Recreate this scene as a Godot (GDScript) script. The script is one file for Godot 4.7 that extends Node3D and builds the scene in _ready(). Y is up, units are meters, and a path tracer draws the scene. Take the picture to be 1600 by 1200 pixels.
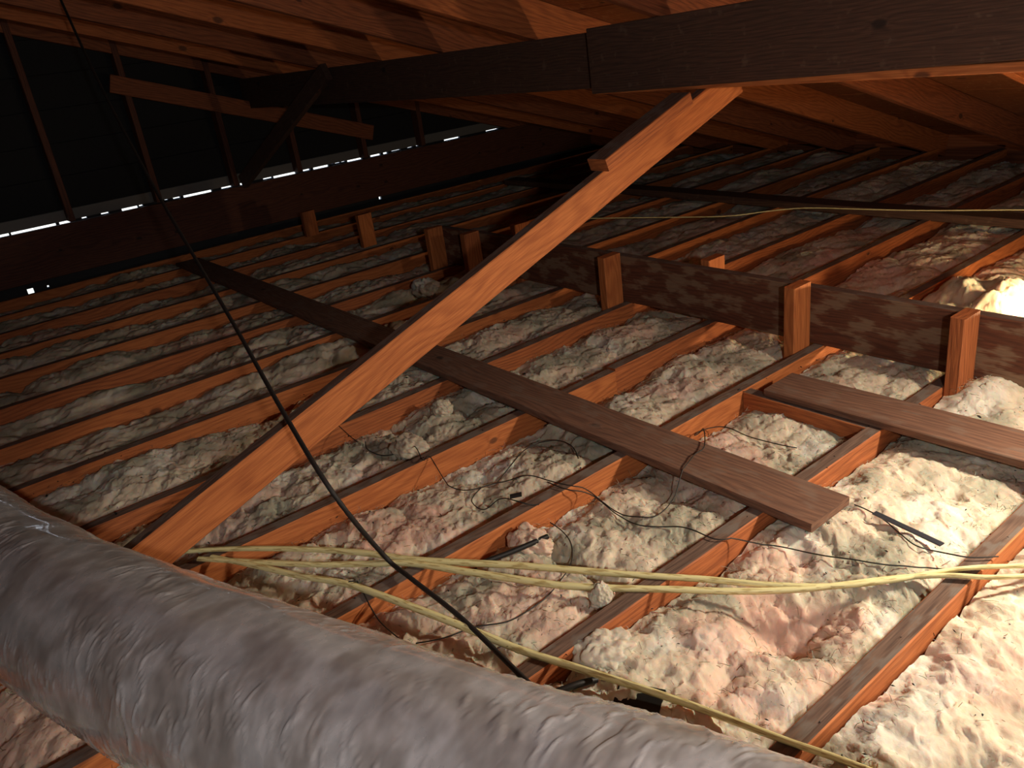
extends Node3D
# An attic above ceiling joists: gable wall on the left, purlin with braces, fibreglass batts between the joists, a silver flexible duct in front.
# x runs along the purlin (left is -x), z along the joists (far is -z), y = 0 is the top of the joists.

const FLOOD_AT := Vector3(-0.10, 0.70, -1.93)
const FLOOD_TO := Vector3(-0.04, -0.60, 0.78)
const LAMP_AT := Vector3(-0.77, 0.11, -2.64)
const FILL_AT := Vector3(0.48, 1.10, 0.02)
const CAM_Y := 1.0
const FPX := 1243.92
const SLOPE := 0.31
const WALL_X := -5.62
var rng := RandomNumberGenerator.new()
var used := {}
var M := {}
var cam_basis: Basis

# ------------------------------------------------------------------ helpers
func numbered(called: String) -> String:
	if not used.has(called):
		used[called] = 0
		return called
	used[called] += 1
	return "%s_%03d" % [called, used[called]]

func put(o: Node3D, called: String, parent: Node = self) -> Node3D:
	o.name = numbered(called) if parent == self else called
	parent.add_child(o, true)
	return o

func tag(o: Node, label: String, category: String, group := "", kind := "") -> void:
	if label != "": o.set_meta("label", label)
	if category != "": o.set_meta("category", category)
	if group != "": o.set_meta("group", group)
	if kind != "": o.set_meta("kind", kind)

func ray(u: float, v: float) -> Vector3:
	return cam_basis * Vector3((u - 800.0) / FPX, -(v - 600.0) / FPX, -1.0)

func on_y(u: float, v: float, y := 0.0) -> Vector3:   # where a line of sight meets a level
	var d := ray(u, v)
	return Vector3(0, CAM_Y, 0) + d * ((y - CAM_Y) / d.y)

func on_x(u: float, v: float, x: float) -> Vector3:
	var d := ray(u, v)
	return Vector3(0, CAM_Y, 0) + d * (x / d.x)

func roof_y(z: float) -> float:      # underside of the rafters
	return 1.0 + SLOPE * (z + 2.1)

# a timber: chamfered section w x h swept along z, a little crooked; face 2 (the top) may carry its own material
func timber_mesh(length: float, w: float, h: float, side: Material, top: Material, seed_n: int, wobble := 0.0, c := 0.0025, segs := 0) -> ArrayMesh:
	var n := segs if segs > 0 else maxi(1, int(length / 0.4))
	if wobble == 0.0: n = 1
	var ring := PackedVector2Array([Vector2(w / 2, -h / 2 + c), Vector2(w / 2, h / 2 - c), Vector2(w / 2 - c, h / 2), Vector2(-w / 2 + c, h / 2), Vector2(-w / 2, h / 2 - c), Vector2(-w / 2, -h / 2 + c), Vector2(-w / 2 + c, -h / 2), Vector2(w / 2 - c, -h / 2)])
	var r := RandomNumberGenerator.new()
	r.seed = seed_n
	var ou := r.randf() * 3.0
	var ov := r.randf()
	var ph := r.randf() * TAU
	var mesh := ArrayMesh.new()
	for surf in 2:
		var st := SurfaceTool.new()
		st.begin(Mesh.PRIMITIVE_TRIANGLES)
		var any := false
		var vv := 0.0
		for i in 8:
			var a := ring[i]
			var b := ring[(i + 1) % 8]
			var step := a.distance_to(b)
			var is_top := (i == 2 and top != null)
			if is_top == (surf == 1):
				any = true
				var e := (b - a).normalized()
				var nrm := Vector3(e.y, -e.x, 0)
				for k in n:
					var z0 := -length / 2 + length * k / n
					var z1 := -length / 2 + length * (k + 1) / n
					var o0 := Vector3(sin(z0 * 1.3 + ph), cos(z0 * 1.7 + ph), 0) * wobble
					var o1 := Vector3(sin(z1 * 1.3 + ph), cos(z1 * 1.7 + ph), 0) * wobble
					var pa := Vector3(a.x, a.y, z0) + o0
					var pb := Vector3(b.x, b.y, z0) + o0
					var pc := Vector3(b.x, b.y, z1) + o1
					var pd := Vector3(a.x, a.y, z1) + o1
					var ua := Vector2(z0 / 1.6 + ou, vv / 0.5 + ov)
					var ub := Vector2(z0 / 1.6 + ou, (vv + step) / 0.5 + ov)
					var uc := Vector2(z1 / 1.6 + ou, (vv + step) / 0.5 + ov)
					var ud := Vector2(z1 / 1.6 + ou, vv / 0.5 + ov)
					for q in [[pa, ua], [pc, uc], [pb, ub], [pa, ua], [pd, ud], [pc, uc]]:
						st.set_normal(nrm)
						st.set_uv(q[1])
						st.add_vertex(q[0])
			vv += step
		if surf == 0:
			for s in [-1.0, 1.0]:
				var zc: float = s * length / 2
				var oc := Vector3(sin(zc * 1.3 + ph), cos(zc * 1.7 + ph), 0) * wobble
				for i in range(1, 7):
					var tri := [ring[0], ring[i], ring[i + 1]]
					if s > 0: tri = [ring[0], ring[i + 1], ring[i]]
					for p in tri:
						st.set_normal(Vector3(0, 0, s))
						st.set_uv(Vector2(p.x / 0.6 + ou, p.y / 0.5 + ov))
						st.add_vertex(Vector3(p.x, p.y, zc) + oc)
		if any:
			st.generate_tangents()
			st.commit(mesh)
			mesh.surface_set_material(mesh.get_surface_count() - 1, side if surf == 0 else top)
	return mesh

# places a timber whose centre line runs from p0 to p1; its top faces towards "up"
func timber(called: String, p0: Vector3, p1: Vector3, w: float, h: float, side: Material, top: Material = null, parent: Node = self, wobble := 0.0, up := Vector3.UP, c := 0.0025) -> MeshInstance3D:
	var d := (p1 - p0).normalized()
	var xa := up.cross(d).normalized()
	var ya := d.cross(xa)
	var o := MeshInstance3D.new()
	o.mesh = timber_mesh(p0.distance_to(p1), w, h, side, top, rng.randi(), wobble, c)
	o.transform = Transform3D(Basis(xa, ya, d), (p0 + p1) / 2)
	put(o, called, parent)
	return o

# a round or oval tube through points (Catmull-Rom)
func smooth_path(pts: Array, per := 8) -> PackedVector3Array:
	var out := PackedVector3Array()
	for i in pts.size() - 1:
		var p0: Vector3 = pts[maxi(i - 1, 0)]
		var p1: Vector3 = pts[i]
		var p2: Vector3 = pts[i + 1]
		var p3: Vector3 = pts[mini(i + 2, pts.size() - 1)]
		for k in per:
			out.append(p1.cubic_interpolate(p2, p0, p3, float(k) / per))
	out.append(pts[pts.size() - 1])
	return out

func tube_mesh(path: PackedVector3Array, rx: float, ry: float, sides: int, m: Material, twist := 0.0) -> ArrayMesh:
	var st := SurfaceTool.new()
	st.begin(Mesh.PRIMITIVE_TRIANGLES)
	var n := path.size()
	var along := 0.0
	for i in n:
		var d := (path[mini(i + 1, n - 1)] - path[maxi(i - 1, 0)]).normalized()
		var ref := Vector3.UP if absf(d.y) < 0.95 else Vector3.RIGHT
		var xa := ref.cross(d).normalized()
		var ya := d.cross(xa)
		if i > 0: along += path[i].distance_to(path[i - 1])
		for k in sides + 1:
			var a := TAU * k / sides
			var q := Vector2(cos(a) * rx, sin(a) * ry).rotated(twist * along)
			st.set_uv(Vector2(along * 1.5, float(k) / sides))
			st.set_normal((xa * q.x + ya * q.y).normalized())
			st.add_vertex(path[i] + xa * q.x + ya * q.y)
	for i in n - 1:
		for k in sides:
			var a := i * (sides + 1) + k
			var b := a + sides + 1
			for q in [a, b, a + 1, a + 1, b, b + 1]: st.add_index(q)
	for e in 2:
		var base := 0 if e == 0 else (n - 1) * (sides + 1)
		for k in range(1, sides - 1):
			for q in ([base, base + k, base + k + 1] if e == 0 else [base, base + k + 1, base + k]): st.add_index(q)
	var mesh := st.commit()
	mesh.surface_set_material(0, m)
	return mesh

func tube(called: String, pts: Array, rx: float, ry: float, m: Material, parent: Node = self, sides := 8, per := 8, twist := 0.0) -> MeshInstance3D:
	var o := MeshInstance3D.new()
	o.mesh = tube_mesh(smooth_path(pts, per), rx, ry, sides, m, twist)
	put(o, called, parent)
	return o

# ------------------------------------------------------------------ materials
func noise(s: int, f: float, kind := FastNoiseLite.TYPE_SIMPLEX_SMOOTH, oct := 1) -> FastNoiseLite:
	var n := FastNoiseLite.new()
	n.seed = s
	n.frequency = f
	n.noise_type = kind
	n.fractal_type = FastNoiseLite.FRACTAL_NONE if oct <= 1 else FastNoiseLite.FRACTAL_FBM
	n.fractal_octaves = oct
	return n

# sawn softwood: 1.6 m along u (seamless), 0.5 m across v. blot = second colour that lies on it in patches (dust, mould)
func wood(s: int, light: Color, dark: Color, rings := 34.0, blot := Color(0, 0, 0, 0), blot_level := 0.2, blot_stretch := 1.0, rough := 0.78) -> StandardMaterial3D:
	var W := 512
	var H := 512
	var img := Image.create(W, H, true, Image.FORMAT_RGB8)
	var hgt := Image.create(W, H, false, Image.FORMAT_L8)
	var warp := noise(s, 1.0)
	var fib := noise(s + 1, 1.0)
	var pat := noise(s + 2, 1.0, FastNoiseLite.TYPE_SIMPLEX_SMOOTH, 4)
	var r := RandomNumberGenerator.new()
	r.seed = s
	var knots := []
	for i in 5: knots.append(Vector3(r.randf(), r.randf(), r.randf_range(0.006, 0.014)))
	for y in H:
		var v := float(y) / H
		for x in W:
			var u := float(x) / W
			var cu := cos(u * TAU)
			var su := sin(u * TAU)
			var t := v * rings + 1.8 * warp.get_noise_3d(cu * 0.55, su * 0.55, v * 5.0)
			var kn := 0.0
			for k: Vector3 in knots:
				var du := (fposmod(u - k.x + 0.5, 1.0) - 0.5) * 1.6
				var dv := (fposmod(v - k.y + 0.5, 1.0) - 0.5) * 0.5
				var q := (du * du * 0.35 + dv * dv) / (k.z * k.z)
				if q < 14.0:
					t += (1.0 if dv > 0 else -1.0) * 1.5 * exp(-q * 0.35)
					kn = maxf(kn, clampf(1.6 - q * 1.1, 0.0, 1.0))
			var ring := pow(0.5 + 0.5 * sin(t * TAU), 2.2)
			var f := fib.get_noise_3d(cu * 3.2, su * 3.2, v * 150.0)
			var g := clampf(0.42 * ring + 0.30 + 0.42 * f, 0.0, 1.0)
			var c := light.lerp(dark, g).lerp(dark * 0.55, kn * 0.75)
			if blot.a > 0.0:
				var b := pat.get_noise_3d(cu * 3.0 / blot_stretch, su * 3.0 / blot_stretch, v * 9.0) + 0.22 * f
				c = c.lerp(blot, blot.a * smoothstep(blot_level, blot_level + 0.34, b))
			img.set_pixel(x, y, c)
			hgt.set_pixel(x, y, Color.from_hsv(0, 0, clampf(0.65 - 0.35 * g, 0, 1)))
	img.generate_mipmaps()
	var m := StandardMaterial3D.new()
	m.albedo_texture = ImageTexture.create_from_image(img)
	var nm := hgt.duplicate()
	nm.bump_map_to_normal_map(2.0)
	m.normal_enabled = true
	m.normal_texture = ImageTexture.create_from_image(nm)
	m.normal_scale = 0.6
	m.roughness = rough
	return m

func plain(c: Color, rough := 0.7, metal := 0.0) -> StandardMaterial3D:
	var m := StandardMaterial3D.new()
	m.albedo_color = c
	m.roughness = rough
	m.metallic = metal
	return m

func make_materials() -> void:
	M.fir = wood(11, Color(0.74, 0.44, 0.23), Color(0.58, 0.31, 0.14), 22.0)
	M.fir2 = wood(23, Color(0.70, 0.40, 0.21), Color(0.50, 0.26, 0.12), 28.0)
	M.rafter = wood(31, Color(0.58, 0.33, 0.19), Color(0.38, 0.19, 0.10), 30.0)
	M.dusty = wood(47, Color(0.44, 0.34, 0.28), Color(0.29, 0.21, 0.17), 24.0, Color(0.42, 0.38, 0.35, 0.75), 0.0, 1.0, 0.95)
	M.board = wood(59, Color(0.47, 0.33, 0.25), Color(0.32, 0.21, 0.16), 30.0, Color(0.44, 0.36, 0.31, 0.6), 0.1, 1.4, 0.9)
	M.old = wood(67, Color(0.34, 0.23, 0.17), Color(0.23, 0.15, 0.11), 44.0, Color(0.42, 0.35, 0.29, 0.5), 0.34, 0.5, 0.85)
	M.mould = wood(83, Color(0.42, 0.24, 0.15), Color(0.28, 0.15, 0.09), 40.0, Color(0.54, 0.46, 0.37, 0.65), -0.05, 1.5, 0.9)
	M.deck = wood(97, Color(0.60, 0.36, 0.19), Color(0.44, 0.23, 0.11), 14.0, Color(0.70, 0.52, 0.36, 0.5), 0.2, 0.3, 0.85)
	M.dark = wood(101, Color(0.40, 0.22, 0.14), Color(0.26, 0.13, 0.085), 30.0)
	M.felt = plain(Color(0.10, 0.10, 0.11), 0.95)
	M.siding = plain(Color(0.16, 0.16, 0.17), 0.9)
	M.strip = plain(Color(0.42, 0.41, 0.40), 0.85)
	M.plaster = plain(Color(0.62, 0.58, 0.52), 0.95)
	M.steel = plain(Color(0.36, 0.38, 0.42), 0.4, 0.8)
	M.black = plain(Color(0.055, 0.05, 0.05), 0.55)
	M.cord = plain(Color(0.10, 0.075, 0.065), 0.7)
	M.wire = plain(Color(0.13, 0.115, 0.10), 0.55)
	# yellowed plastic cable sheath with grime
	var ci := Image.create(256, 64, true, Image.FORMAT_RGB8)
	var cn := noise(5, 0.05, FastNoiseLite.TYPE_SIMPLEX_SMOOTH, 3)
	for y in 64:
		for x in 256:
			var g := smoothstep(0.1, 0.45, cn.get_noise_2d(x, y * 2.0))
			ci.set_pixel(x, y, Color(0.86, 0.82, 0.60).lerp(Color(0.64, 0.55, 0.34), g * 0.75))
	ci.generate_mipmaps()
	M.sheath = plain(Color(1, 1, 1), 0.5)
	M.sheath.albedo_texture = ImageTexture.create_from_image(ci)
	# fibreglass wool: colour comes from the wool itself, the fine fuzz from a relief
	M.wool = plain(Color(1, 1, 1), 1.0)
	M.wool.vertex_color_use_as_albedo = true
	M.wool.metallic_specular = 0.1
	M.wool.subsurf_scatter_enabled = true
	M.wool.subsurf_scatter_strength = 0.5
	var nt := NoiseTexture2D.new()
	nt.width = 512
	nt.height = 512
	nt.seamless = true
	nt.as_normal_map = true
	nt.bump_strength = 6.0
	var fn := noise(71, 0.022, FastNoiseLite.TYPE_SIMPLEX, 5)
	fn.domain_warp_enabled = true
	fn.domain_warp_amplitude = 45.0
	fn.domain_warp_frequency = 0.012
	nt.noise = fn
	M.wool.normal_enabled = true
	M.wool.normal_texture = nt
	M.wool.normal_scale = 0.4
	M.wool.uv1_triplanar = true
	M.wool.uv1_world_triplanar = true
	M.wool.uv1_scale = Vector3(9, 9, 9)
	# silver jacket of the duct, dusty in patches
	var di := Image.create(1024, 256, true, Image.FORMAT_RGB8)
	var ri := Image.create(1024, 256, true, Image.FORMAT_RGB8)
	var dn := noise(8, 0.012, FastNoiseLite.TYPE_SIMPLEX_SMOOTH, 4)
	for y in 256:
		for x in 1024:
			var g := smoothstep(-0.25, 0.35, dn.get_noise_2d(x, y * 2.0))
			var g2 := dn.get_noise_2d(x * 3.0 + 500.0, y * 6.0)
			di.set_pixel(x, y, Color(0.72, 0.72, 0.725).lerp(Color(0.60, 0.585, 0.575), g) * (1.0 + 0.12 * g2))
			var ro := lerpf(0.25, 0.5, g) + 0.1 * g2
			ri.set_pixel(x, y, Color(ro, ro, ro))
	di.generate_mipmaps()
	ri.generate_mipmaps()
	M.mylar = plain(Color(1, 1, 1), 1.0, 0.25)
	M.mylar.clearcoat_enabled = true
	M.mylar.clearcoat = 0.8
	M.mylar.clearcoat_roughness = 0.06
	M.mylar.albedo_texture = ImageTexture.create_from_image(di)
	M.mylar.roughness_texture = ImageTexture.create_from_image(ri)

# ------------------------------------------------------------------ fibreglass
var n_low: FastNoiseLite
var n_c1: FastNoiseLite
var n_c2: FastNoiseLite
var n_c3: FastNoiseLite
var n_fold: FastNoiseLite
var n_pink: FastNoiseLite
var n_dirt: FastNoiseLite
var n_fine: FastNoiseLite
var hollows := []      # [position, radius, depth, pinkness]

func puff(s: int, f: float) -> FastNoiseLite:
	var n := noise(s, f, FastNoiseLite.TYPE_CELLULAR)
	n.cellular_return_type = FastNoiseLite.RETURN_DISTANCE
	n.cellular_jitter = 1.0
	n.domain_warp_enabled = true
	n.domain_warp_amplitude = 0.32 / f
	n.domain_warp_frequency = f * 0.8
	return n

func wool_noises() -> void:
	n_low = noise(201, 1.3, FastNoiseLite.TYPE_SIMPLEX_SMOOTH, 2)
	n_c1 = puff(202, 8.5)
	n_c2 = puff(203, 22.0)
	n_c3 = puff(204, 52.0)
	n_fold = noise(205, 9.0, FastNoiseLite.TYPE_SIMPLEX_SMOOTH, 3)
	n_fold.fractal_type = FastNoiseLite.FRACTAL_RIDGED
	n_fold.domain_warp_enabled = true
	n_fold.domain_warp_amplitude = 0.12
	n_fold.domain_warp_frequency = 4.0
	n_pink = noise(206, 2.2, FastNoiseLite.TYPE_SIMPLEX_SMOOTH, 3)
	n_dirt = noise(207, 3.4, FastNoiseLite.TYPE_SIMPLEX_SMOOTH, 4)
	n_fine = noise(208, 90.0, FastNoiseLite.TYPE_SIMPLEX, 2)

func dome(d: float) -> float:
	return sqrt(maxf(0.02, 1.0 - d * d * 1.15))

func wool_h(x: float, z: float) -> float:
	var d1 := n_c1.get_noise_2d(x, z) + 1.0
	var d2 := n_c2.get_noise_2d(x, z) + 1.0
	var d3 := n_c3.get_noise_2d(x, z) + 1.0
	var sm := clampf(0.5 + 1.2 * n_low.get_noise_2d(x + 40.0, z), 0.15, 1.0)
	var h := -0.062 + 0.024 * smoothstep(-1.9, -0.8, x) + 0.015 * smoothstep(-1.9, -2.5, x) + 0.035 * n_low.get_noise_2d(x, z)
	h += 0.042 * (dome(d1) - 0.6) + sm * 0.017 * (dome(d2) - 0.6) + 0.0032 * (dome(d3) - 0.6)
	h += 0.009 * n_fold.get_noise_2d(x, z) + 0.0010 * n_fine.get_noise_2d(x, z)
	for q in hollows:
		var p: Vector3 = q[0]
		var dd := (Vector2(x - p.x, z - p.z).length() + 0.03 * n_low.get_noise_2d(x * 5.0, z * 5.0)) / float(q[1])
		if dd < 1.6: h -= float(q[2]) * exp(-dd * dd * 2.2)
	return h

func wool_c(x: float, z: float) -> Color:
	var cream := Color(0.60, 0.51, 0.39)
	var grey := Color(0.29, 0.275, 0.21)
	var pink := Color(0.60, 0.37, 0.29)
	var f := n_fine.get_noise_2d(x * 0.5, z * 0.5)
	var dt := n_dirt.get_noise_2d(x, z)
	var c := cream.lerp(grey, 0.85 * smoothstep(-0.12, 0.38, dt + 0.14 * f))
	c = c.lerp(Color(0.70, 0.66, 0.58), 0.6 * smoothstep(0.1, 0.4, n_dirt.get_noise_2d(x + 9.0, z)))
	var pk := 0.8 * smoothstep(0.2, 0.55, n_pink.get_noise_2d(x, z) + 0.10 * f)
	for q in hollows:
		var p: Vector3 = q[0]
		var dd := Vector2(x - p.x, z - p.z).length() / float(q[1]) + 0.9 * n_dirt.get_noise_2d(x * 2.0, z * 2.0)
		pk = maxf(pk, float(q[3]) * (1.0 - smoothstep(0.5, 1.1, dd)))
	c = c.lerp(pink, 0.75 * pk)
	return c * (1.0 + 0.14 * f)

func batt(x0: float, x1: float, z0: float, z1: float, step: float, fibres: int, label: String) -> void:
	# the batt is a slab lying on the ceiling boards: a lumpy top and its four sides
	var nx := int((x1 - x0) / step)
	var zs := PackedFloat32Array()
	var z := z0
	while z > z1:
		zs.append(z)
		z -= step if (z < 0.35 and z > -2.25) else maxf(step * 2.0, 0.012)
	zs.append(z1)
	var nz := zs.size()
	var hs := PackedFloat32Array()
	hs.resize((nx + 1) * nz)
	var verts := PackedVector3Array()
	var cols := PackedColorArray()
	verts.resize((nx + 1) * nz)
	cols.resize((nx + 1) * nz)
	var mid := Vector3((x0 + x1) / 2, -0.15, 0)
	for j in nz:
		for i in nx + 1:
			var t := float(i) / nx
			var x := lerpf(x0, x1, t)
			var zz := zs[j]
			var e := minf(t, 1.0 - t) * (x1 - x0)
			var h := wool_h(x, zz) - 0.022 * exp(-e * e / 0.0012)
			var lat := clampf(e / 0.03, 0.0, 1.0)
			var px := x + lat * 0.008 * n_fold.get_noise_2d(zz * 1.3, x * 1.3)
			verts[j * (nx + 1) + i] = Vector3(px, h, zz) - mid
			cols[j * (nx + 1) + i] = wool_c(x, zz)
	var idx := PackedInt32Array()
	var nrm := PackedVector3Array()
	nrm.resize(verts.size())
	for j in nz:
		for i in nx + 1:
			var a := verts[j * (nx + 1) + maxi(i - 1, 0)]
			var b := verts[j * (nx + 1) + mini(i + 1, nx)]
			var c := verts[maxi(j - 1, 0) * (nx + 1) + i]
			var d := verts[mini(j + 1, nz - 1) * (nx + 1) + i]
			nrm[j * (nx + 1) + i] = (b - a).cross(d - c).normalized() * -1.0 if (b - a).cross(d - c).y < 0 else (b - a).cross(d - c).normalized()
	for j in nz - 1:
		for i in nx:
			var a := j * (nx + 1) + i
			var b := a + nx + 1
			idx.append_array(PackedInt32Array([a, b, a + 1, a + 1, b, b + 1]))
	# sides down to the ceiling boards
	var edge := PackedInt32Array()
	for i in nx + 1: edge.append(i)
	for j in range(1, nz): edge.append(j * (nx + 1) + nx)
	for i in range(nx - 1, -1, -1): edge.append((nz - 1) * (nx + 1) + i)
	for j in range(nz - 2, -1, -1): edge.append(j * (nx + 1))
	var base := verts.size()
	for e in edge:
		var p := verts[e]
		var out := Vector3(signf(p.x) if absf(p.x) > (x1 - x0) / 2 - 0.001 else 0.0, 0, 0)
		if out == Vector3.ZERO: out = Vector3(0, 0, 1.0 if p.z > (z0 + z1) / 2 else -1.0)
		verts.append(p)
		verts.append(Vector3(p.x, 0.002, p.z))
		cols.append(cols[e])
		cols.append(cols[e])
		nrm.append(out)
		nrm.append(out)
	for k in edge.size() - 1:
		var a := base + k * 2
		idx.append_array(PackedInt32Array([a, a + 2, a + 1, a + 2, a + 3, a + 1]))
	var arr := []
	arr.resize(Mesh.ARRAY_MAX)
	arr[Mesh.ARRAY_VERTEX] = verts
	arr[Mesh.ARRAY_NORMAL] = nrm
	arr[Mesh.ARRAY_COLOR] = cols
	arr[Mesh.ARRAY_INDEX] = idx
	var mesh := ArrayMesh.new()
	mesh.add_surface_from_arrays(Mesh.PRIMITIVE_TRIANGLES, arr)
	mesh.surface_set_material(0, M.wool)
	var o := MeshInstance3D.new()
	o.mesh = mesh
	o.position = mid
	put(o, "insulation_batt")
	tag(o, label, "insulation", "fibreglass batts between the joists")
	if fibres > 0:
		var st := SurfaceTool.new()
		st.begin(Mesh.PRIMITIVE_TRIANGLES)
		for k in fibres:
			var x := rng.randf_range(x0 + 0.018, x1 - 0.018)
			var zz := rng.randf_range(maxf(z1, -2.4), minf(z0, 0.3))
			var p := Vector3(x, wool_h(x, zz) - 0.002, zz) - mid
			var col := wool_c(x, zz) * 1.05
			var dir := Vector3(rng.randf_range(-1, 1), rng.randf_range(0.0, 0.9), rng.randf_range(-1, 1)).normalized()
			var ln := rng.randf_range(0.006, 0.02)
			var wd := rng.randf_range(0.0002, 0.00042)
			var side := dir.cross(Vector3(rng.randf_range(-1, 1), rng.randf_range(-1, 1), rng.randf_range(-1, 1))).normalized() * wd
			var bend := Vector3(rng.randf_range(-1, 1), -0.8, rng.randf_range(-1, 1)) * ln * 0.5
			var prev := p
			for s in 3:
				var t := (s + 1) / 3.0
				var q := p + dir * ln * t + bend * t * t
				for v in [prev - side, q - side, prev + side, prev + side, q - side, q + side]:
					st.set_color(col)
					st.set_normal(Vector3.UP)
					st.add_vertex(v)
				prev = q
		var fo := MeshInstance3D.new()
		fo.mesh = st.commit()
		fo.mesh.surface_set_material(0, M.wool)
		put(fo, "loose_fibre", o)
		fo.set_meta("kind", "stuff")

# a torn-off wad of wool
func wad(at: Vector3, size: Vector3, tint: Color, s: int, label: String) -> void:
	var n := puff(s, 2.6)
	var n2 := noise(s + 1, 1.4, FastNoiseLite.TYPE_SIMPLEX_SMOOTH, 3)
	var st := SurfaceTool.new()
	st.begin(Mesh.PRIMITIVE_TRIANGLES)
	var A := 64
	var B := 36
	for j in B + 1:
		for i in A + 1:
			var th := PI * j / B
			var ph := TAU * i / A
			var d := Vector3(sin(th) * cos(ph), cos(th), sin(th) * sin(ph))
			var q := n.get_noise_3dv(d) + 1.0
			var r := 0.9 + 0.16 * (dome(q) - 0.6) + 0.34 * n2.get_noise_3dv(d)
			st.set_color(tint * (1.0 + 0.25 * n2.get_noise_3dv(d * 4.0)))
			st.set_smooth_group(0)
			st.add_vertex(d * r * size + Vector3(0, size.y * 0.1, 0))
	for j in B:
		for i in A:
			var a := j * (A + 1) + i
			var b := a + A + 1
			for q in [a, a + 1, b, a + 1, b + 1, b]: st.add_index(q)
	st.generate_normals()
	var o := MeshInstance3D.new()
	o.mesh = st.commit()
	o.mesh.surface_set_material(0, M.wool)
	o.position = at
	put(o, "insulation_wad")
	tag(o, label, "insulation", "torn wads of insulation")

# ------------------------------------------------------------------ the scene
func _ready() -> void:
	rng.seed = 4242
	# camera
	var cam := Camera3D.new()
	cam.name = "camera"
	cam_basis = Basis(Vector3.UP, 0.949627) * Basis(Vector3.RIGHT, -0.405352) * Basis(Vector3.BACK, -0.139162)
	cam.transform = Transform3D(cam_basis, Vector3(0, CAM_Y, 0))
	cam.fov = rad_to_deg(2.0 * atan(600.0 / FPX))
	cam.near = 0.02
	cam.current = true
	add_child(cam)
	# sky and exposure
	var env := Environment.new()
	env.background_mode = Environment.BG_SKY
	var sm := ProceduralSkyMaterial.new()
	sm.sky_top_color = Color(0.62, 0.76, 0.95)
	sm.sky_horizon_color = Color(0.90, 0.94, 1.0)
	sm.ground_horizon_color = Color(0.80, 0.84, 0.88)
	sm.ground_bottom_color = Color(0.45, 0.46, 0.45)
	sm.sky_energy_multiplier = 2.5
	sm.ground_energy_multiplier = 2.5
	env.sky = Sky.new()
	env.sky.sky_material = sm
	env.ambient_light_source = Environment.AMBIENT_SOURCE_DISABLED
	env.tonemap_mode = Environment.TONE_MAPPER_LINEAR
	env.tonemap_exposure = 1.0
	env.sdfgi_enabled = true
	env.ssao_enabled = true
	env.ssil_enabled = true
	var we := WorldEnvironment.new()
	we.name = "environment"
	we.environment = env
	add_child(we)

	make_materials()
	unseen_flood_lamp(FLOOD_AT, FLOOD_TO, 3.1, Color(1.0, 0.94, 0.84), "unseen flood lamp beyond the right edge, lights the foreground and the long brace")  # unseen lamp out to the right, lights foreground, brace and joist sides
	unseen_work_lamp(LAMP_AT, 0.7, Color(1.0, 0.86, 0.66), "unseen work lamp low beyond the right edge, lights the insulation behind the strongback")  # unseen low bulb, brightens the insulation behind the strongback
	unseen_work_lamp(FILL_AT, 1.55, Color(0.98, 0.97, 0.96), "unseen work lamp beside the viewer, placed to light the near side of the duct")  # unseen lamp near the camera, placed to light the duct from this side
	build_shell()
	build_roof()
	build_joists()
	build_strongback()
	build_purlin()
	build_boards()
	wool_noises()
	build_wool()
	build_duct()
	build_cables()
	build_debris()

func unseen_work_lamp(at: Vector3, energy: float, col: Color, label: String) -> void:
	var o := Node3D.new()
	put(o, "unseen_work_lamp")
	o.position = at
	tag(o, label, "lamp")
	var bulb := MeshInstance3D.new()
	var sp := SphereMesh.new()
	sp.radius = 0.032
	sp.height = 0.075
	sp.radial_segments = 24
	sp.rings = 12
	var em := plain(Color(1, 0.95, 0.85), 0.4)
	em.emission_enabled = true
	em.emission = col
	em.emission_energy_multiplier = 14.0
	sp.material = em
	bulb.mesh = sp
	put(bulb, "bulb", o)
	var light := OmniLight3D.new()
	light.name = "bulb_light"
	light.light_color = col
	light.light_energy = energy
	light.light_size = 0.032
	light.omni_range = 20.0
	light.omni_attenuation = 2.0
	light.shadow_enabled = true
	o.add_child(light)
	tube("socket", [Vector3(0, 0.034, 0), Vector3(0, 0.07, 0), Vector3(0, 0.12, 0)], 0.02, 0.02, M.black, o, 14, 3)
	for k in 4:
		var a := TAU * k / 4.0 + 0.4
		var c := Vector3(cos(a), 0, sin(a))
		tube("cage_wire", [Vector3(0, 0.05, 0) + c * 0.022, c * 0.055 + Vector3(0, 0.02, 0), c * 0.055 + Vector3(0, -0.04, 0), Vector3(0, -0.07, 0) + c * 0.004], 0.0014, 0.0014, M.steel, o, 6, 5)
	tube("cord", [Vector3(0, 0.12, 0), Vector3(0.01, 0.3, 0.0), Vector3(0.0, roof_y(at.z) - at.y, 0)], 0.004, 0.004, M.black, o, 8, 6)

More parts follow.
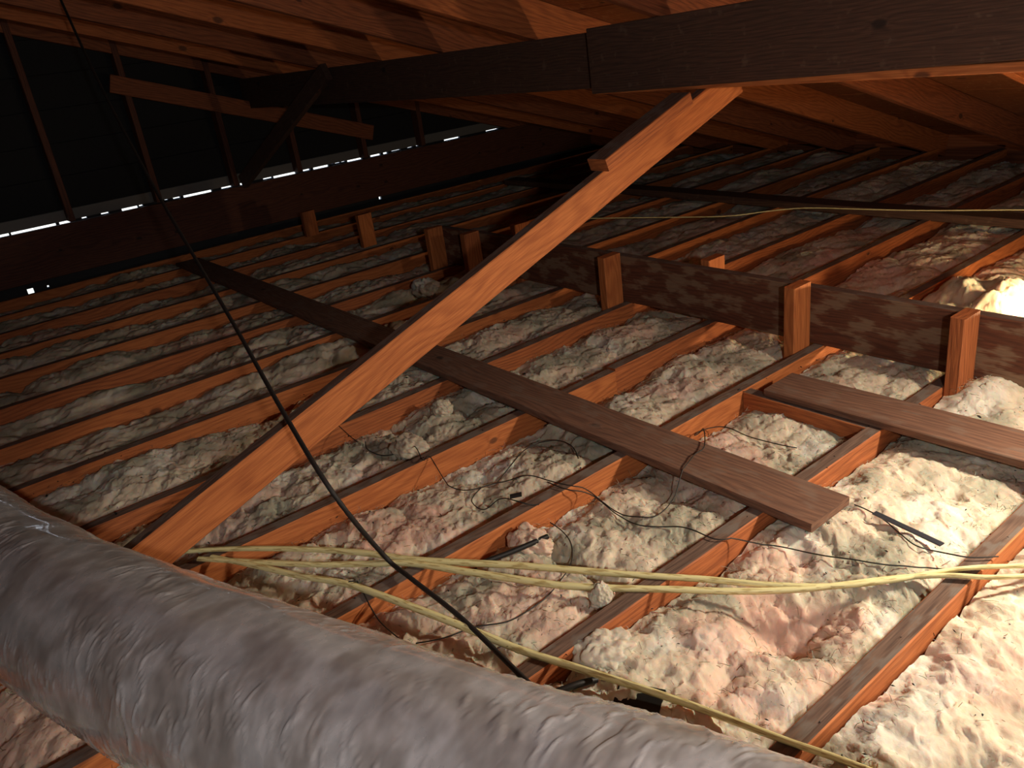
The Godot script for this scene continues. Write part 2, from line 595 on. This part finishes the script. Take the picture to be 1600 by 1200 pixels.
func unseen_flood_lamp(at: Vector3, to: Vector3, energy: float, col: Color, label: String) -> void:
	var o := Node3D.new()
	put(o, "unseen_flood_lamp")
	o.transform = Transform3D(Basis.looking_at(to.normalized(), Vector3.UP), at)
	tag(o, label, "lamp")
	plane_slab("housing", Vector3(0, 0, 0.026), Vector3(0.17, 0.13, 0.04), M.black, o)
	var em := plain(Color(1, 0.97, 0.9), 0.3)
	em.emission_enabled = true
	em.emission = col
	em.emission_energy_multiplier = 10.0
	plane_slab("lens", Vector3(0, 0, 0.003), Vector3(0.15, 0.11, 0.005), em, o)
	var light := AreaLight3D.new()
	light.name = "lens_light"
	light.area_size = Vector2(0.15, 0.11)
	light.area_range = 20.0
	light.light_color = col
	light.light_energy = energy
	light.shadow_enabled = true
	light.position = Vector3(0, 0, -0.002)
	o.add_child(light)
	var inv := o.transform.affine_inverse()
	tube("stand", [inv * (at + Vector3(0.03, -0.04, -0.02)), inv * (at + Vector3(0.06, -0.2, -0.10)), inv * Vector3(at.x + 0.06, 0.187, -2.149)], 0.008, 0.008, M.black, o, 8, 5)

func plane_slab(called: String, center: Vector3, size: Vector3, m: Material, parent: Node = self) -> MeshInstance3D:
	var o := MeshInstance3D.new()
	var b := BoxMesh.new()
	b.size = size
	b.material = m
	o.mesh = b
	o.position = center
	put(o, called, parent)
	return o

func build_shell() -> void:
	# ceiling boards of the rooms below
	var fl := plane_slab("floor", Vector3(-0.5, -0.158, 1.1), Vector3(10.4, 0.012, 13.4), M.plaster)
	tag(fl, "", "", "", "structure")
	# gable wall: studs' plane outside them; dark boards, a grey strip below them, a ragged gap, then the lower boards
	var g := Node3D.new()
	put(g, "wall_left")
	g.position = Vector3(WALL_X, 0, 0)
	tag(g, "", "", "", "structure")
	var y := 0.40
	var row := 0
	while y < 2.05:
		var hh := 0.19
		var zfar := (y - 1.0 - 0.15) / SLOPE - 2.1
		zfar = maxf(zfar - 0.05, -5.6)
		var znear := 1.3 + (1.3 - (y - 1.15) / SLOPE + 2.1)
		znear = minf(znear, 7.7)
		if znear > zfar + 0.1:
			timber("siding_board", Vector3(-0.004 * (row % 2), y + hh / 2, zfar), Vector3(-0.004 * (row % 2), y + hh / 2, znear), 0.022, hh - 0.003, M.felt, null, g)
		y += hh
		row += 1
	plane_slab("added_backing_sheet", Vector3(-0.024, 1.28, 1.1), Vector3(0.006, 1.86, 13.4), M.felt, g)  # added backing sheet, stops daylight leaking between the siding boards
	timber("lower_strip", Vector3(0.012, 0.365, -5.6), Vector3(0.012, 0.365, 7.7), 0.02, 0.066, M.strip, null, g)
	# packing pieces that leave ragged slots of daylight above the beam
	var slots := [[0, 15, 9], [18, 88, 13], [93, 110, 10], [128, 136, 6], [158, 170, 6], [190, 215, 10], [217, 223, 6], [257, 262, 4], [270, 281, 6], [286, 330, 11], [345, 361, 7], [374, 388, 8], [410, 424, 6], [426, 461, 12], [472, 483, 7], [488, 512, 9], [516, 520, 3], [522, 530, 4], [532, 538, 4], [541, 564, 8], [577, 593, 8], [597, 604, 8], [610, 624, 4], [635, 643, 4], [648, 656, 4], [692, 716, 7], [757, 776, 5]]
	var yb := 0.302
	var yt := 0.334
	var prev := 7.7
	for s in slots:
		var v := 372.0 - 0.228 * float(s[0])
		var za := on_x(s[0], v, WALL_X).z
		var zb := on_x(s[1], 372.0 - 0.228 * float(s[1]), WALL_X).z
		if prev - za > 0.004:
			plane_slab("packing_piece", Vector3(0, (yb + yt) / 2, (prev + za) / 2), Vector3(0.022, yt - yb + 0.004, prev - za), M.siding, g)
		var full := clampf(float(s[2]) / 13.0, 0.2, 1.0) * (yt - yb) * 0.9
		plane_slab("packing_piece", Vector3(0, yb + (yt - yb - full) / 2, (za + zb) / 2), Vector3(0.022, yt - yb - full + 0.003, za - zb + 0.004), M.siding, g)
		prev = zb
	plane_slab("packing_piece", Vector3(0, (yb + yt) / 2, (prev - 5.6) / 2), Vector3(0.022, yt - yb + 0.004, prev + 5.6), M.siding, g)
	# lower boards, with three small chinks of daylight under the beam
	var chinks := [[48, 455, 0.035], [75, 447, 0.012], [593, 309, 0.022]]
	var zp := 7.7
	for c in chinks:
		var p := on_x(c[0], c[1], WALL_X)
		var w: float = c[2] * 0.5
		plane_slab("lower_board", Vector3(0, (yb - 0.3) / 2, (zp + p.z + w) / 2), Vector3(0.02, yb + 0.3, zp - p.z - w), M.siding, g)
		var hh: float = c[2] * 0.5
		plane_slab("lower_board", Vector3(0, (p.y + hh + yb) / 2, p.z), Vector3(0.02, yb - p.y - hh, w * 2), M.siding, g)
		plane_slab("lower_board", Vector3(0, (p.y - hh - 0.3) / 2, p.z), Vector3(0.02, p.y - hh + 0.3, w * 2), M.siding, g)
		zp = p.z - w
	plane_slab("lower_board", Vector3(0, (yb - 0.3) / 2, (zp - 5.6) / 2), Vector3(0.02, yb + 0.3, zp + 5.6), M.siding, g)
	# the other walls, out of view, close the attic
	var wr := plane_slab("wall_right", Vector3(4.68, 0.95, 1.1), Vector3(0.04, 2.3, 13.4), M.siding)
	tag(wr, "", "", "", "structure")
	var wb := plane_slab("wall_back", Vector3(-0.5, 0.03, -5.62), Vector3(10.4, 0.40, 0.04), M.rafter)
	tag(wb, "", "", "", "structure")
	var wf := plane_slab("wall_front", Vector3(-0.5, 0.03, 7.8), Vector3(10.4, 0.40, 0.04), M.rafter)
	tag(wf, "", "", "", "structure")
	# gable studs
	var names := ["gable stud nearest the left edge of the photo", "gable stud behind the hanging black cord", "gable stud crossed by the middle of the sloping gable board", "short-looking gable stud just right of the dark leaning brace", "gable stud at the right end of the sloping gable board", "rightmost gable stud, under the far end of the purlin"]
	var i := 0
	for z in [-0.862, -1.39, -1.905, -2.378, -2.918, -3.43]:
		var top := roof_y(z) + 0.1
		var s := timber("gable_stud", Vector3(WALL_X + 0.058, 0.332, z), Vector3(WALL_X + 0.058, top, z), 0.036, 0.089, M.dark, null, self, 0.0, Vector3.RIGHT)
		tag(s, "dark reddish " + names[i], "stud", "studs of the gable wall")
		i += 1
	var gb := timber("gable_board", Vector3(-5.492, 1.065, -1.30), Vector3(-5.492, 0.50, -2.99), 0.022, 0.105, M.rafter, null)
	tag(gb, "brown board nailed at a slope across the gable studs", "board")
	# big beam lying along the foot of the gable wall
	var bm := timber("gable_beam", Vector3(-5.535, 0.178, 7.6), Vector3(-5.535, 0.178, -5.2), 0.05, 0.292, M.dark, M.dark)
	tag(bm, "long dark brown beam along the foot of the gable wall, daylight above it", "beam")

func build_roof() -> void:
	var run := sqrt(1.0 + SLOPE * SLOPE)
	# sheets of roof boarding
	var c := Node3D.new()
	put(c, "ceiling")
	tag(c, "", "", "", "structure")
	var ridge_z := 1.3
	for side in 2:
		var dirz := -1.0 if side == 0 else 1.0
		var along := 0.0
		var row := 0
		while along < 7.0:
			var a0 := along
			var a1 := minf(along + 0.607, 7.02)
			var x := -5.75 - 1.22 * (row % 2)
			while x < 4.75:
				var x0 := maxf(x, -5.75)
				var x1 := minf(x + 2.438, 4.75)
				if x1 - x0 > 0.2:
					var zz0 := ridge_z + dirz * a0
					var zz1 := ridge_z + dirz * a1
					var off := 0.14 * run + 0.009
					var y0 := roof_y(ridge_z - a0) + off
					var y1 := roof_y(ridge_z - a1) + off
					var p := Vector3((x0 + x1) / 2, (y0 + y1) / 2, (zz0 + zz1) / 2)
					var dvec := Vector3(0, y1 - y0, zz1 - zz0)
					var dn := dvec.normalized()
					var o := MeshInstance3D.new()
					o.mesh = timber_mesh(x1 - x0 - 0.003, dvec.length() - 0.002, 0.016, M.deck, null, rng.randi())
					var za := Vector3.RIGHT
					var ya := za.cross(dn) * (1.0 if za.cross(dn).y > 0 else -1.0)
					o.transform = Transform3D(Basis(ya.cross(za), ya, za), p)
					put(o, "roof_panel", c)
				x += 2.44
			along += 0.609
			row += 1
	# unseen felt sheet over the boards, placed to keep daylight out of the joints
	for side in 2:
		var dirz := -1.0 if side == 0 else 1.0
		var y0 := roof_y(1.3) + 0.175
		var y1 := roof_y(1.3 - 7.05) + 0.175
		var z1 := 1.3 + dirz * 7.05
		timber("unseen_roofing_felt", Vector3(-0.5, y0, 1.3 - dirz * 0.02), Vector3(-0.5, y1, z1), 10.6, 0.012, M.felt, null, c)
	# rafters
	var xs := [-5.54, -4.95, -4.42, -3.74, -3.19, -2.54, -1.87, -1.25, -0.63, -0.02, 0.60, 1.21]
	var lab := ["rafter against the gable wall, above the studs", "dark rafter next to the gable wall in the top left corner", "second rafter from the gable wall, top left", "rafter above the dark leaning brace", "rafter left of the middle of the top edge, passing over the purlin", "rafter crossing over the purlin left of the lapped joint", "rafter seen below the purlin just right of the long brace", "rafter with a bright lower edge, below the purlin on the right", "rafter in the top right corner below the purlin", "rafter overhead to the right, just outside the photo", "second rafter outside the right edge", "third rafter outside the right edge"]
	for i in xs.size():
		var x: float = xs[i]
		var z0 := 1.28
		var z1 := -5.58
		var r := timber("rafter", Vector3(x, roof_y(z0) + 0.07 * run, z0), Vector3(x, roof_y(z1) + 0.07 * run, z1), 0.038, 0.14, M.rafter if i % 2 == 0 else M.fir2, null, self, 0.002)
		tag(r, "orange-brown " + lab[i] if i > 5 else "brown " + lab[i], "rafter", "rafters of the roof slope")

func joist_x(k: int) -> float:
	return -0.494 - 0.4065 * k + (0.006 * sin(k * 7.3))

func build_joists() -> void:
	var lab := {-3: "joist well outside the right edge of the photo", -2: "joist outside the right edge under the viewer", -1: "joist at the lower right corner, mostly outside the photo", 0: "joist in the lower right corner, dark knotty top, crossed by the yellow cables", 1: "joist passing under the right end of the long loose board", 2: "joist with bright orange side running to the strongback's middle cleat", 3: "joist under the foot of the long brace, lapped beyond the board", 4: "joist just left of the foot of the long brace", 5: "second joist left of the long brace's foot", 6: "third joist left of the long brace's foot", 7: "fourth joist left of the long brace's foot", 8: "fifth joist left of the long brace's foot", 9: "sixth joist left of the long brace's foot, under the black cord", 10: "seventh joist left of the long brace's foot, in the dark", 11: "second joist in front of the gable beam, in the dark", 12: "joist right in front of the gable beam"}
	for k in range(-3, 13):
		var x := joist_x(k)
		var side: Material = M.fir if k % 3 != 1 else M.fir2
		var z1 := -5.45
		if k == 3: z1 = -1.62
		var j := timber("ceiling_joist", Vector3(x, -0.07, 1.9), Vector3(x, -0.07, z1), 0.038, 0.14, side, M.dusty, self, 0.003)
		tag(j, "orange-brown ceiling " + lab[k], "joist", "ceiling joists")
		if k == 3:
			var j2 := timber("ceiling_joist", Vector3(x - 0.012, -0.068, -1.628), Vector3(x - 0.012, -0.068, -5.45), 0.038, 0.14, M.fir2, M.dusty, self, 0.002)
			tag(j2, "lapped far piece of the joist under the long brace's foot, swirling grain", "joist", "ceiling joists")
	var h := timber("header_block", Vector3(joist_x(2) + 0.02, -0.06, -1.735), Vector3(joist_x(1) - 0.02, -0.06, -1.735), 0.038, 0.118, M.fir2, M.dusty)
	tag(h, "reddish header block between two joists under the right-hand loose board", "block")

func build_strongback() -> void:
	var s := timber("strongback_beam", Vector3(-3.42, 0.093, -2.149), Vector3(1.3, 0.093, -2.149), 0.038, 0.184, M.mould, M.dusty, self, 0.002)
	tag(s, "mould-stained plank on edge across the joists, from middle to right edge", "beam")
	var n := 0
	for c in [[-1.352, -2.085, 0.205, "in front of the strongback's middle, brightly lit on its right side"], [-0.858, -2.082, 0.200, "in front of the strongback near the right edge"], [-2.166, -2.085, 0.20, "in front of the strongback just right of the long brace"], [-3.085, -2.085, 0.20, "in front of the strongback just left of the long brace"], [-3.40, -2.085, 0.195, "at the left end of the strongback"], [-2.86, -2.214, 0.235, "behind the strongback, its tip showing beside the long brace"], [-1.775, -2.214, 0.205, "behind the strongback, lit tip left of the middle cleat"], [-4.92, -2.10, 0.16, "standing under the gable beam, yellowish"], [-4.21, -2.13, 0.19, "standing in the dark between the gable beam and the strongback"]]:
		var low := -0.06 if n < 7 else 0.001
		var o := timber("cleat", Vector3(c[0], low, c[1]), Vector3(c[0], c[2], c[1]), 0.088, 0.038, M.fir if n % 2 == 0 else M.fir2, null, self, 0.0, Vector3.RIGHT)
		tag(o, "short upright orange cleat " + c[3], "cleat", "cleats along the strongback")
		n += 1
	var f := timber("far_plank", Vector3(-4.9, 0.02, -3.76), Vector3(1.2, 0.02, -3.72), 0.12, 0.038, M.old, M.old, self, 0.003)
	tag(f, "dark plank lying flat across the far joists, before the eaves", "plank")

func build_purlin() -> void:
	# two lengths that lap: the right one is nailed on in front
	var a := timber("purlin", Vector3(-5.58, 0.893, -2.135), Vector3(-1.2, 0.893, -2.135), 0.038, 0.186, M.old, null, self, 0.002)
	tag(a, "dark brown purlin under the rafters, left length running to the gable", "purlin")
	var b := timber("purlin", Vector3(-2.175, 0.893, -2.095), Vector3(0.7, 0.948, -2.095), 0.038, 0.214, M.old, null, self, 0.0)
	tag(b, "dark brown purlin, right length lapped on in front of the left one", "purlin")
	var u := timber("purlin_batten", Vector3(-2.16, 0.796, -2.098), Vector3(0.7, 0.799, -2.098), 0.036, 0.023, M.fir, null)
	tag(u, "pale orange batten along the lower edge of the right purlin", "batten")
	# long brace: near face at x = -1.70, rising 0.345 per metre
	var bx := -1.722
	var dz := Vector3(0, 0.345, -1).normalized()
	var start := Vector3(bx, 0.052, -0.150)
	var br := timber("brace", start, start + dz * 2.26, 0.038, 0.092, M.fir, M.dusty)
	tag(br, "long orange diagonal brace rising from a joist to the purlin", "brace")
	var upn := Vector3(0, 1, 0.345).normalized()
	var s0 := start + dz * 1.60 + upn * 0.0655 + Vector3(0.004, 0, 0)
	var sc := timber("scab_block", s0, s0 + dz * 0.40, 0.075, 0.038, M.fir2, M.dusty)
	tag(sc, "short dusty block nailed on top of the long brace under the purlin", "block")
	# dark brace leaning from the purlin to the beam at the gable
	var d := timber("brace", Vector3(-4.18, 0.97, -2.07), Vector3(-5.46, 0.355, -1.935), 0.038, 0.089, M.old, M.old)
	tag(d, "dark brace leaning from the far purlin down to the gable beam", "brace")

func build_boards() -> void:
	var b := timber("loose_board", Vector3(-5.05, 0.0115, -1.325), Vector3(-0.765, 0.0115, -1.312), 0.142, 0.021, M.board, M.board, self, 0.0)
	tag(b, "long loose grey-brown board lying across the joists under the brace", "board")
	var b2 := timber("loose_board", Vector3(-1.22, 0.0115, -1.795), Vector3(0.5, 0.0115, -1.815), 0.14, 0.021, M.board, M.board, self, 0.0)
	tag(b2, "shorter loose board with dark knots near the right edge", "board")

func build_wool() -> void:
	hollows = [[on_y(1215, 985, -0.05), 0.12, 0.042, 1.0], [on_y(1500, 452, 0.03), 0.16, -0.085, 0.0], [on_y(1590, 465, 0.03), 0.14, -0.07, 0.0], [on_y(1555, 622, -0.01), 0.17, -0.03, 0.0], [on_y(640, 825, -0.05), 0.15, 0.0, 0.9], [on_y(1340, 420, -0.05), 0.22, 0.0, 0.9], [on_y(1260, 450, -0.05), 0.16, 0.0, 0.8], [on_y(600, 985, -0.05), 0.16, 0.0, 0.9], [on_y(830, 960, -0.05), 0.13, 0.0, 0.7], [on_y(60, 1150, -0.05), 0.2, 0.0, 0.9], [on_y(370, 800, -0.05), 0.14, 0.0, 0.7], [on_y(1040, 775, -0.05), 0.12, 0.0, 0.0], [on_y(1560, 1080, -0.05), 0.1, 0.0, 0.6], [on_y(1100, 540, -0.05), 0.12, 0.0, 0.6], [on_y(850, 690, -0.05), 0.10, 0.03, 0.0]]
	var lab := {-2: "insulation outside the lower right corner", -1: "insulation in the lower right corner beyond the knotty joist", 0: "cream and pink insulation with a torn pink hollow, lower right", 1: "bright cream insulation under the right end of the long board", 2: "dirty cream insulation with loops of thin wire on it, middle", 3: "insulation left of the foot joist's lit side, pinkish near the duct", 4: "grey-cream insulation directly behind the long brace's foot", 5: "insulation in the second bay left of the long brace's foot", 6: "insulation in the third bay left of the long brace's foot", 7: "insulation in the fourth bay left of the long brace's foot", 8: "insulation in the fifth bay left of the long brace's foot", 9: "insulation in the sixth bay left of the long brace's foot", 10: "dim insulation in the seventh bay left of the long brace's foot", 11: "dark insulation in the bay before the gable beam"}
	for k in range(-2, 12):
		var x1 := joist_x(k) - 0.0235
		var x0 := joist_x(k + 1) + 0.0235
		if k == 3: x1 -= 0.012
		var step := 0.006 if k <= 4 else 0.010
		var fib := 9000 if k >= 0 and k <= 3 else (4000 if k == 4 or k == -1 else 0)
		if k == -2: step = 0.012
		batt(x0, x1, 1.0, -5.3, step, fib, "fibreglass " + lab[k])
	var cream := Color(0.50, 0.43, 0.33)
	wad(on_y(940, 935, -0.01), Vector3(0.024, 0.030, 0.026), Color(0.45, 0.41, 0.32), 301, "small grey tuft of insulation standing beside the yellow cables")
	wad(on_y(690, 640, -0.03), Vector3(0.045, 0.030, 0.035), cream, 302, "curl of cream insulation against the joist beside the long board")
	wad(on_y(945, 1025, -0.02), Vector3(0.055, 0.032, 0.06), Color(0.52, 0.46, 0.37), 303, "pale wad of insulation against the joist near the duct")
	wad(on_y(830, 850, -0.03), Vector3(0.06, 0.032, 0.045), Color(0.58, 0.43, 0.33), 304, "peach wad of insulation beside the black rod")
	wad(on_y(640, 700, -0.03), Vector3(0.07, 0.03, 0.05), cream, 305, "rolled cream wad of insulation left of the wire loops")
	wad(on_y(665, 452, -0.01), Vector3(0.07, 0.05, 0.06), Color(0.5, 0.46, 0.4), 306, "dim grey wad of insulation left of the long brace")

func duct_center(x: float) -> Vector3:
	var y := 0.2749 + 0.0757 * x
	var floor_y := 0.15
	y = floor_y + 0.5 * ((y - floor_y) + sqrt((y - floor_y) * (y - floor_y) + 0.0006))
	return Vector3(x, y, -0.489 - 0.3523 * x + 0.0119 * x * x + 0.0169 * x * x * x)

func build_duct() -> void:
	var N := 1200
	var S := 150
	var wr := noise(401, 1.0, FastNoiseLite.TYPE_SIMPLEX_SMOOTH, 2)
	var wr2 := noise(402, 1.0, FastNoiseLite.TYPE_SIMPLEX_SMOOTH, 2)
	var big := noise(403, 1.0)
	var st := SurfaceTool.new()
	st.begin(Mesh.PRIMITIVE_TRIANGLES)
	var base := duct_center(-1.0)
	var along := 0.0
	var prev := duct_center(-2.3)
	for i in N + 1:
		var x := lerpf(-2.3, 0.45, float(i) / N)
		var c := duct_center(x)
		var d := (duct_center(x + 0.01) - duct_center(x - 0.01)).normalized()
		var xa := Vector3.UP.cross(d).normalized()
		var ya := d.cross(xa)
		along += c.distance_to(prev)
		prev = c
		for k in S + 1:
			var a := TAU * k / S
			var ca := cos(a)
			var sa := sin(a)
			# fine creases run round the jacket at a slant, in patches
			var tw := along + 0.05 * sin(a + 0.6) + 0.012 * big.get_noise_3d(along * 6.0, ca * 2.0, sa * 2.0)
			var amp := smoothstep(-0.35, 0.45, big.get_noise_3d(along * 2.6 + 3.0, ca * 1.4, sa * 1.4))
			var r := 0.139
			var line := absf(wr.get_noise_3d(tw * 20.0, ca * 1.5, sa * 1.5))
			r += 0.0019 * amp * (1.0 - smoothstep(0.0, 0.10, line))
			r += 0.0007 * amp * wr2.get_noise_3d(tw * 55.0, ca * 2.4, sa * 2.4)
			r += 0.0035 * big.get_noise_3d(along * 4.0, ca * 1.6, sa * 1.6)
			st.set_uv(Vector2(along / 1.3, float(k) / S))
			st.set_smooth_group(0)
			st.add_vertex(c + xa * ca * r + ya * sa * r - base)
	for i in N:
		for k in S:
			var a := i * (S + 1) + k
			var b := a + S + 1
			for q in [a, b, a + 1, a + 1, b, b + 1]: st.add_index(q)
	st.generate_normals()
	var o := MeshInstance3D.new()
	o.mesh = st.commit()
	o.mesh.surface_set_material(0, M.mylar)
	o.position = base
	put(o, "flexible_duct")
	tag(o, "crinkled silver flexible air duct across the lower left foreground", "duct")

func from_pixels(list: Array, y := 0.012) -> Array:
	var out := []
	for p in list:
		out.append(on_y(p[0], p[1], p[2] if p.size() > 2 else y))
	return out

func support(x: float, z: float) -> float:     # height of whatever lies at this spot
	var h := wool_h(x, z)
	for k in range(-2, 13):
		if absf(x - joist_x(k)) < 0.024: h = maxf(h, 0.001)
	if x > -5.05 and x < -0.765 and absf(z + 1.318) < 0.076: h = maxf(h, 0.0225)
	return h

func build_cables() -> void:
	# black cord: hangs from a rafter, touches the brace, lies over a joist and goes under the duct
	var pts := []
	var hang := [[95, 0, 4.10], [160, 140, 3.72], [245, 300, 3.22], [300, 395, 2.90], [370, 515, 2.50], [438, 636, 2.13], [520, 770, 1.90]]
	for h in hang:
		pts.append(Vector3(0, CAM_Y, 0) + ray(h[0], h[1]) * (float(h[2]) * 0.8))
	var low := from_pixels([[600, 868, 0.03], [640, 902, 0.016], [720, 965, 0.012], [810, 1052, 0.012], [860, 1100, 0.012]])
	var c := tube("hanging_cord", pts + low, 0.0052, 0.0052, M.cord, self, 8, 8)
	tag(c, "thin black cord hanging from the roof down past the brace to the duct", "cord")
	for q in [[[[285, 862], [340, 858], [420, 857], [500, 859], [570, 864], [640, 874], [720, 879], [800, 883], [900, 891], [1000, 899], [1100, 905], [1200, 914], [1300, 916], [1400, 906], [1450, 896], [1520, 887], [1600, 884], [1700, 880]], "upper yellow cable of the pair running across the joists to the right edge"], [[[310, 873], [380, 877], [440, 880], [500, 882], [580, 881], [640, 880], [720, 892], [800, 904], [870, 914], [950, 919], [1050, 921], [1150, 924], [1250, 921], [1330, 912], [1400, 903], [1480, 899], [1540, 902], [1600, 900], [1700, 893]], "lower yellow cable of the pair running across the joists to the right edge"], [[[330, 870], [400, 884], [470, 900], [540, 912], [600, 932], [680, 962], [750, 990], [820, 1018], [900, 1043], [1000, 1075], [1080, 1102], [1150, 1128], [1230, 1158], [1300, 1182], [1400, 1220]], "yellow cable running alone along the duct's upper edge"]]:
		var o := tube("yellow_cable", from_pixels(q[0], 0.008), 0.0075, 0.0042, M.sheath, self, 10, 6, 1.3)
		tag(o, q[1], "cable", "yellow sheathed cables")
	var fc := tube("yellow_cable", from_pixels([[880, 342], [1000, 340], [1130, 338], [1200, 330], [1260, 325], [1350, 327], [1450, 329], [1600, 328], [1700, 330]], 0.045), 0.0036, 0.003, M.sheath, self, 6, 5)
	tag(fc, "thin pale cable along the far plank in the dark", "cable", "yellow sheathed cables")
	# thin bare wires lying in loops
	for q in [
		[[[525, 662, 0.004], [545, 682, -0.01], [560, 693, -0.02]], "short thin wire end below the long brace"],
		[[[571, 690], [575, 703], [600, 712], [645, 708], [660, 718, 0.01], [675, 735], [700, 758], [725, 766], [752, 762], [780, 754], [815, 755], [855, 752, 0.008], [895, 762, 0.006], [925, 780], [960, 800], [990, 810], [1025, 806], [1052, 785], [1066, 750, 0.0], [1072, 728, 0.026], [1085, 712, 0.028], [1101, 698, 0.027], [1098, 684], [1085, 680], [1100, 672], [1120, 667], [1140, 669], [1170, 682], [1215, 694], [1245, 700]], "long dark wire looping over joists and across the long board"],
		[[[752, 762], [740, 775], [738, 785], [752, 796], [775, 794], [802, 783, 0.008], [822, 790, 0.004], [845, 808]], "small wire loop hanging over the joist near the yellow cables"],
		[[[778, 752], [800, 727], [820, 703], [845, 692], [870, 690], [893, 698], [904, 717]], "thin arc of wire on the insulation in front of the long board"],
		[[[855, 753, 0.01], [890, 768, 0.004], [930, 787], [965, 807], [1000, 822], [1060, 832], [1116, 842, 0.008], [1160, 858], [1230, 870], [1320, 878], [1390, 887], [1450, 894], [1500, 893]], "thin wire trailing from the loops to the yellow cables at right"],
		[[[860, 818], [878, 830], [893, 855], [893, 880], [880, 905], [850, 940], [800, 970], [740, 985], [690, 1000], [650, 1006]], "thin wire curving round across the yellow cables to the duct"],
		[[[545, 910, 0.02], [556, 909, 0.02], [565, 925], [580, 955], [600, 980], [622, 998], [640, 1010]], "thin wire hooked over the lone yellow cable by the duct"],
		[[[1335, 790], [1370, 808], [1400, 830], [1430, 852], [1460, 866], [1510, 871], [1560, 870]], "thin wire right of the long board's end"]]:
		var path := from_pixels(q[0], -0.012)
		for i in path.size():
			if q[0][i].size() < 3:
				var p: Vector3 = path[i]
				var h := maxf(wool_h(p.x, p.z) + 0.003, -0.04)
				for k in range(-1, 6):
					if absf(p.x - joist_x(k)) < 0.028: h = maxf(h, 0.004)
				path[i] = on_y(q[0][i][0], q[0][i][1], h)
		var fine := smooth_path(path, 8)
		for i in fine.size():
			fine[i].y = maxf(fine[i].y, support(fine[i].x, fine[i].z) + 0.0022)
		var ys := PackedFloat32Array()
		for i in fine.size():
			var most := -1.0
			for k in range(-3, 4): most = maxf(most, fine[clampi(i + k, 0, fine.size() - 1)].y)
			ys.append(most)
		for i in fine.size():
			var mean := 0.0
			for k in range(-3, 4): mean += ys[clampi(i + k, 0, fine.size() - 1)] / 7.0
			fine[i].y = mean
		var w := MeshInstance3D.new()
		w.mesh = tube_mesh(fine, 0.0014, 0.0014, 6, M.wire)
		put(w, "loose_wire")
		tag(w, q[1], "wire", "thin loose wires")

func build_debris() -> void:
	var r1 := tube("black_rod", from_pixels([[745, 882, -0.004], [800, 862, -0.004], [856, 838, -0.004]]), 0.006, 0.006, M.black, self, 8, 4)
	tag(r1, "black rod lying on the insulation beside the peach wad", "rod")
	var r2 := tube("black_rod", from_pixels([[860, 1085, 0.0], [900, 1070, 0.0], [932, 1062, -0.01]]), 0.006, 0.006, M.black, self, 8, 4)
	tag(r2, "short black rod end sticking out from under the duct", "rod")
	var a := on_y(1366, 801, 0.006)
	var b := on_y(1472, 851, 0.006)
	var st := timber("metal_strip", a, b, 0.014, 0.003, M.steel, null, self, 0.0, Vector3.UP, 0.0005)
	tag(st, "blue-grey metal strip lying on insulation right of the long board", "strip")
	var sh := timber("shingle_scrap", on_y(962, 1087, -0.012), on_y(1034, 1102, -0.008), 0.055, 0.006, M.black, null, self, 0.0, Vector3(0.1, 1, 0.2), 0.001)
	tag(sh, "black scrap of roofing lying between duct and lone yellow cable", "scrap")
	var chip := timber("wood_chip", on_y(797, 776, -0.02), on_y(815, 772, -0.016), 0.014, 0.005, M.cord, null, self, 0.0, Vector3(0.2, 1, 0), 0.001)
	tag(chip, "small dark chip beside the joist within the wire loop", "chip")
	# specks of grit on the wool
	var s := SurfaceTool.new()
	s.begin(Mesh.PRIMITIVE_TRIANGLES)
	for i in 900:
		var x := rng.randf_range(-2.6, -0.1)
		var z := rng.randf_range(-2.1, 0.1)
		var on_joist := false
		for k in range(-1, 7):
			if absf(x - joist_x(k)) < 0.022: on_joist = true
		var h := 0.001 if on_joist else wool_h(x, z)
		var p := Vector3(x, h, z)
		var sz := rng.randf_range(0.0008, 0.0026)
		if rng.randf() < 0.05: sz *= 2.0
		var e := [Vector3(rng.randf_range(-1, 1), 0.1, rng.randf_range(-1, 1)).normalized() * sz * 1.8, Vector3(rng.randf_range(-1, 1), 0.2, rng.randf_range(-1, 1)).normalized() * sz, Vector3(0, sz, 0)]
		var o := [p + e[0], p + e[1], p - e[0], p - e[1], p + e[2], p - e[2] * 0.5]
		for t in [[0, 1, 4], [1, 2, 4], [2, 3, 4], [3, 0, 4], [1, 0, 5], [2, 1, 5], [3, 2, 5], [0, 3, 5]]:
			for q in t: s.add_vertex(o[q])
	s.generate_normals()
	var g := MeshInstance3D.new()
	g.mesh = s.commit()
	g.mesh.surface_set_material(0, M.cord)
	put(g, "grit")
	tag(g, "dark specks of grit scattered over the insulation and joists", "grit", "", "stuff")
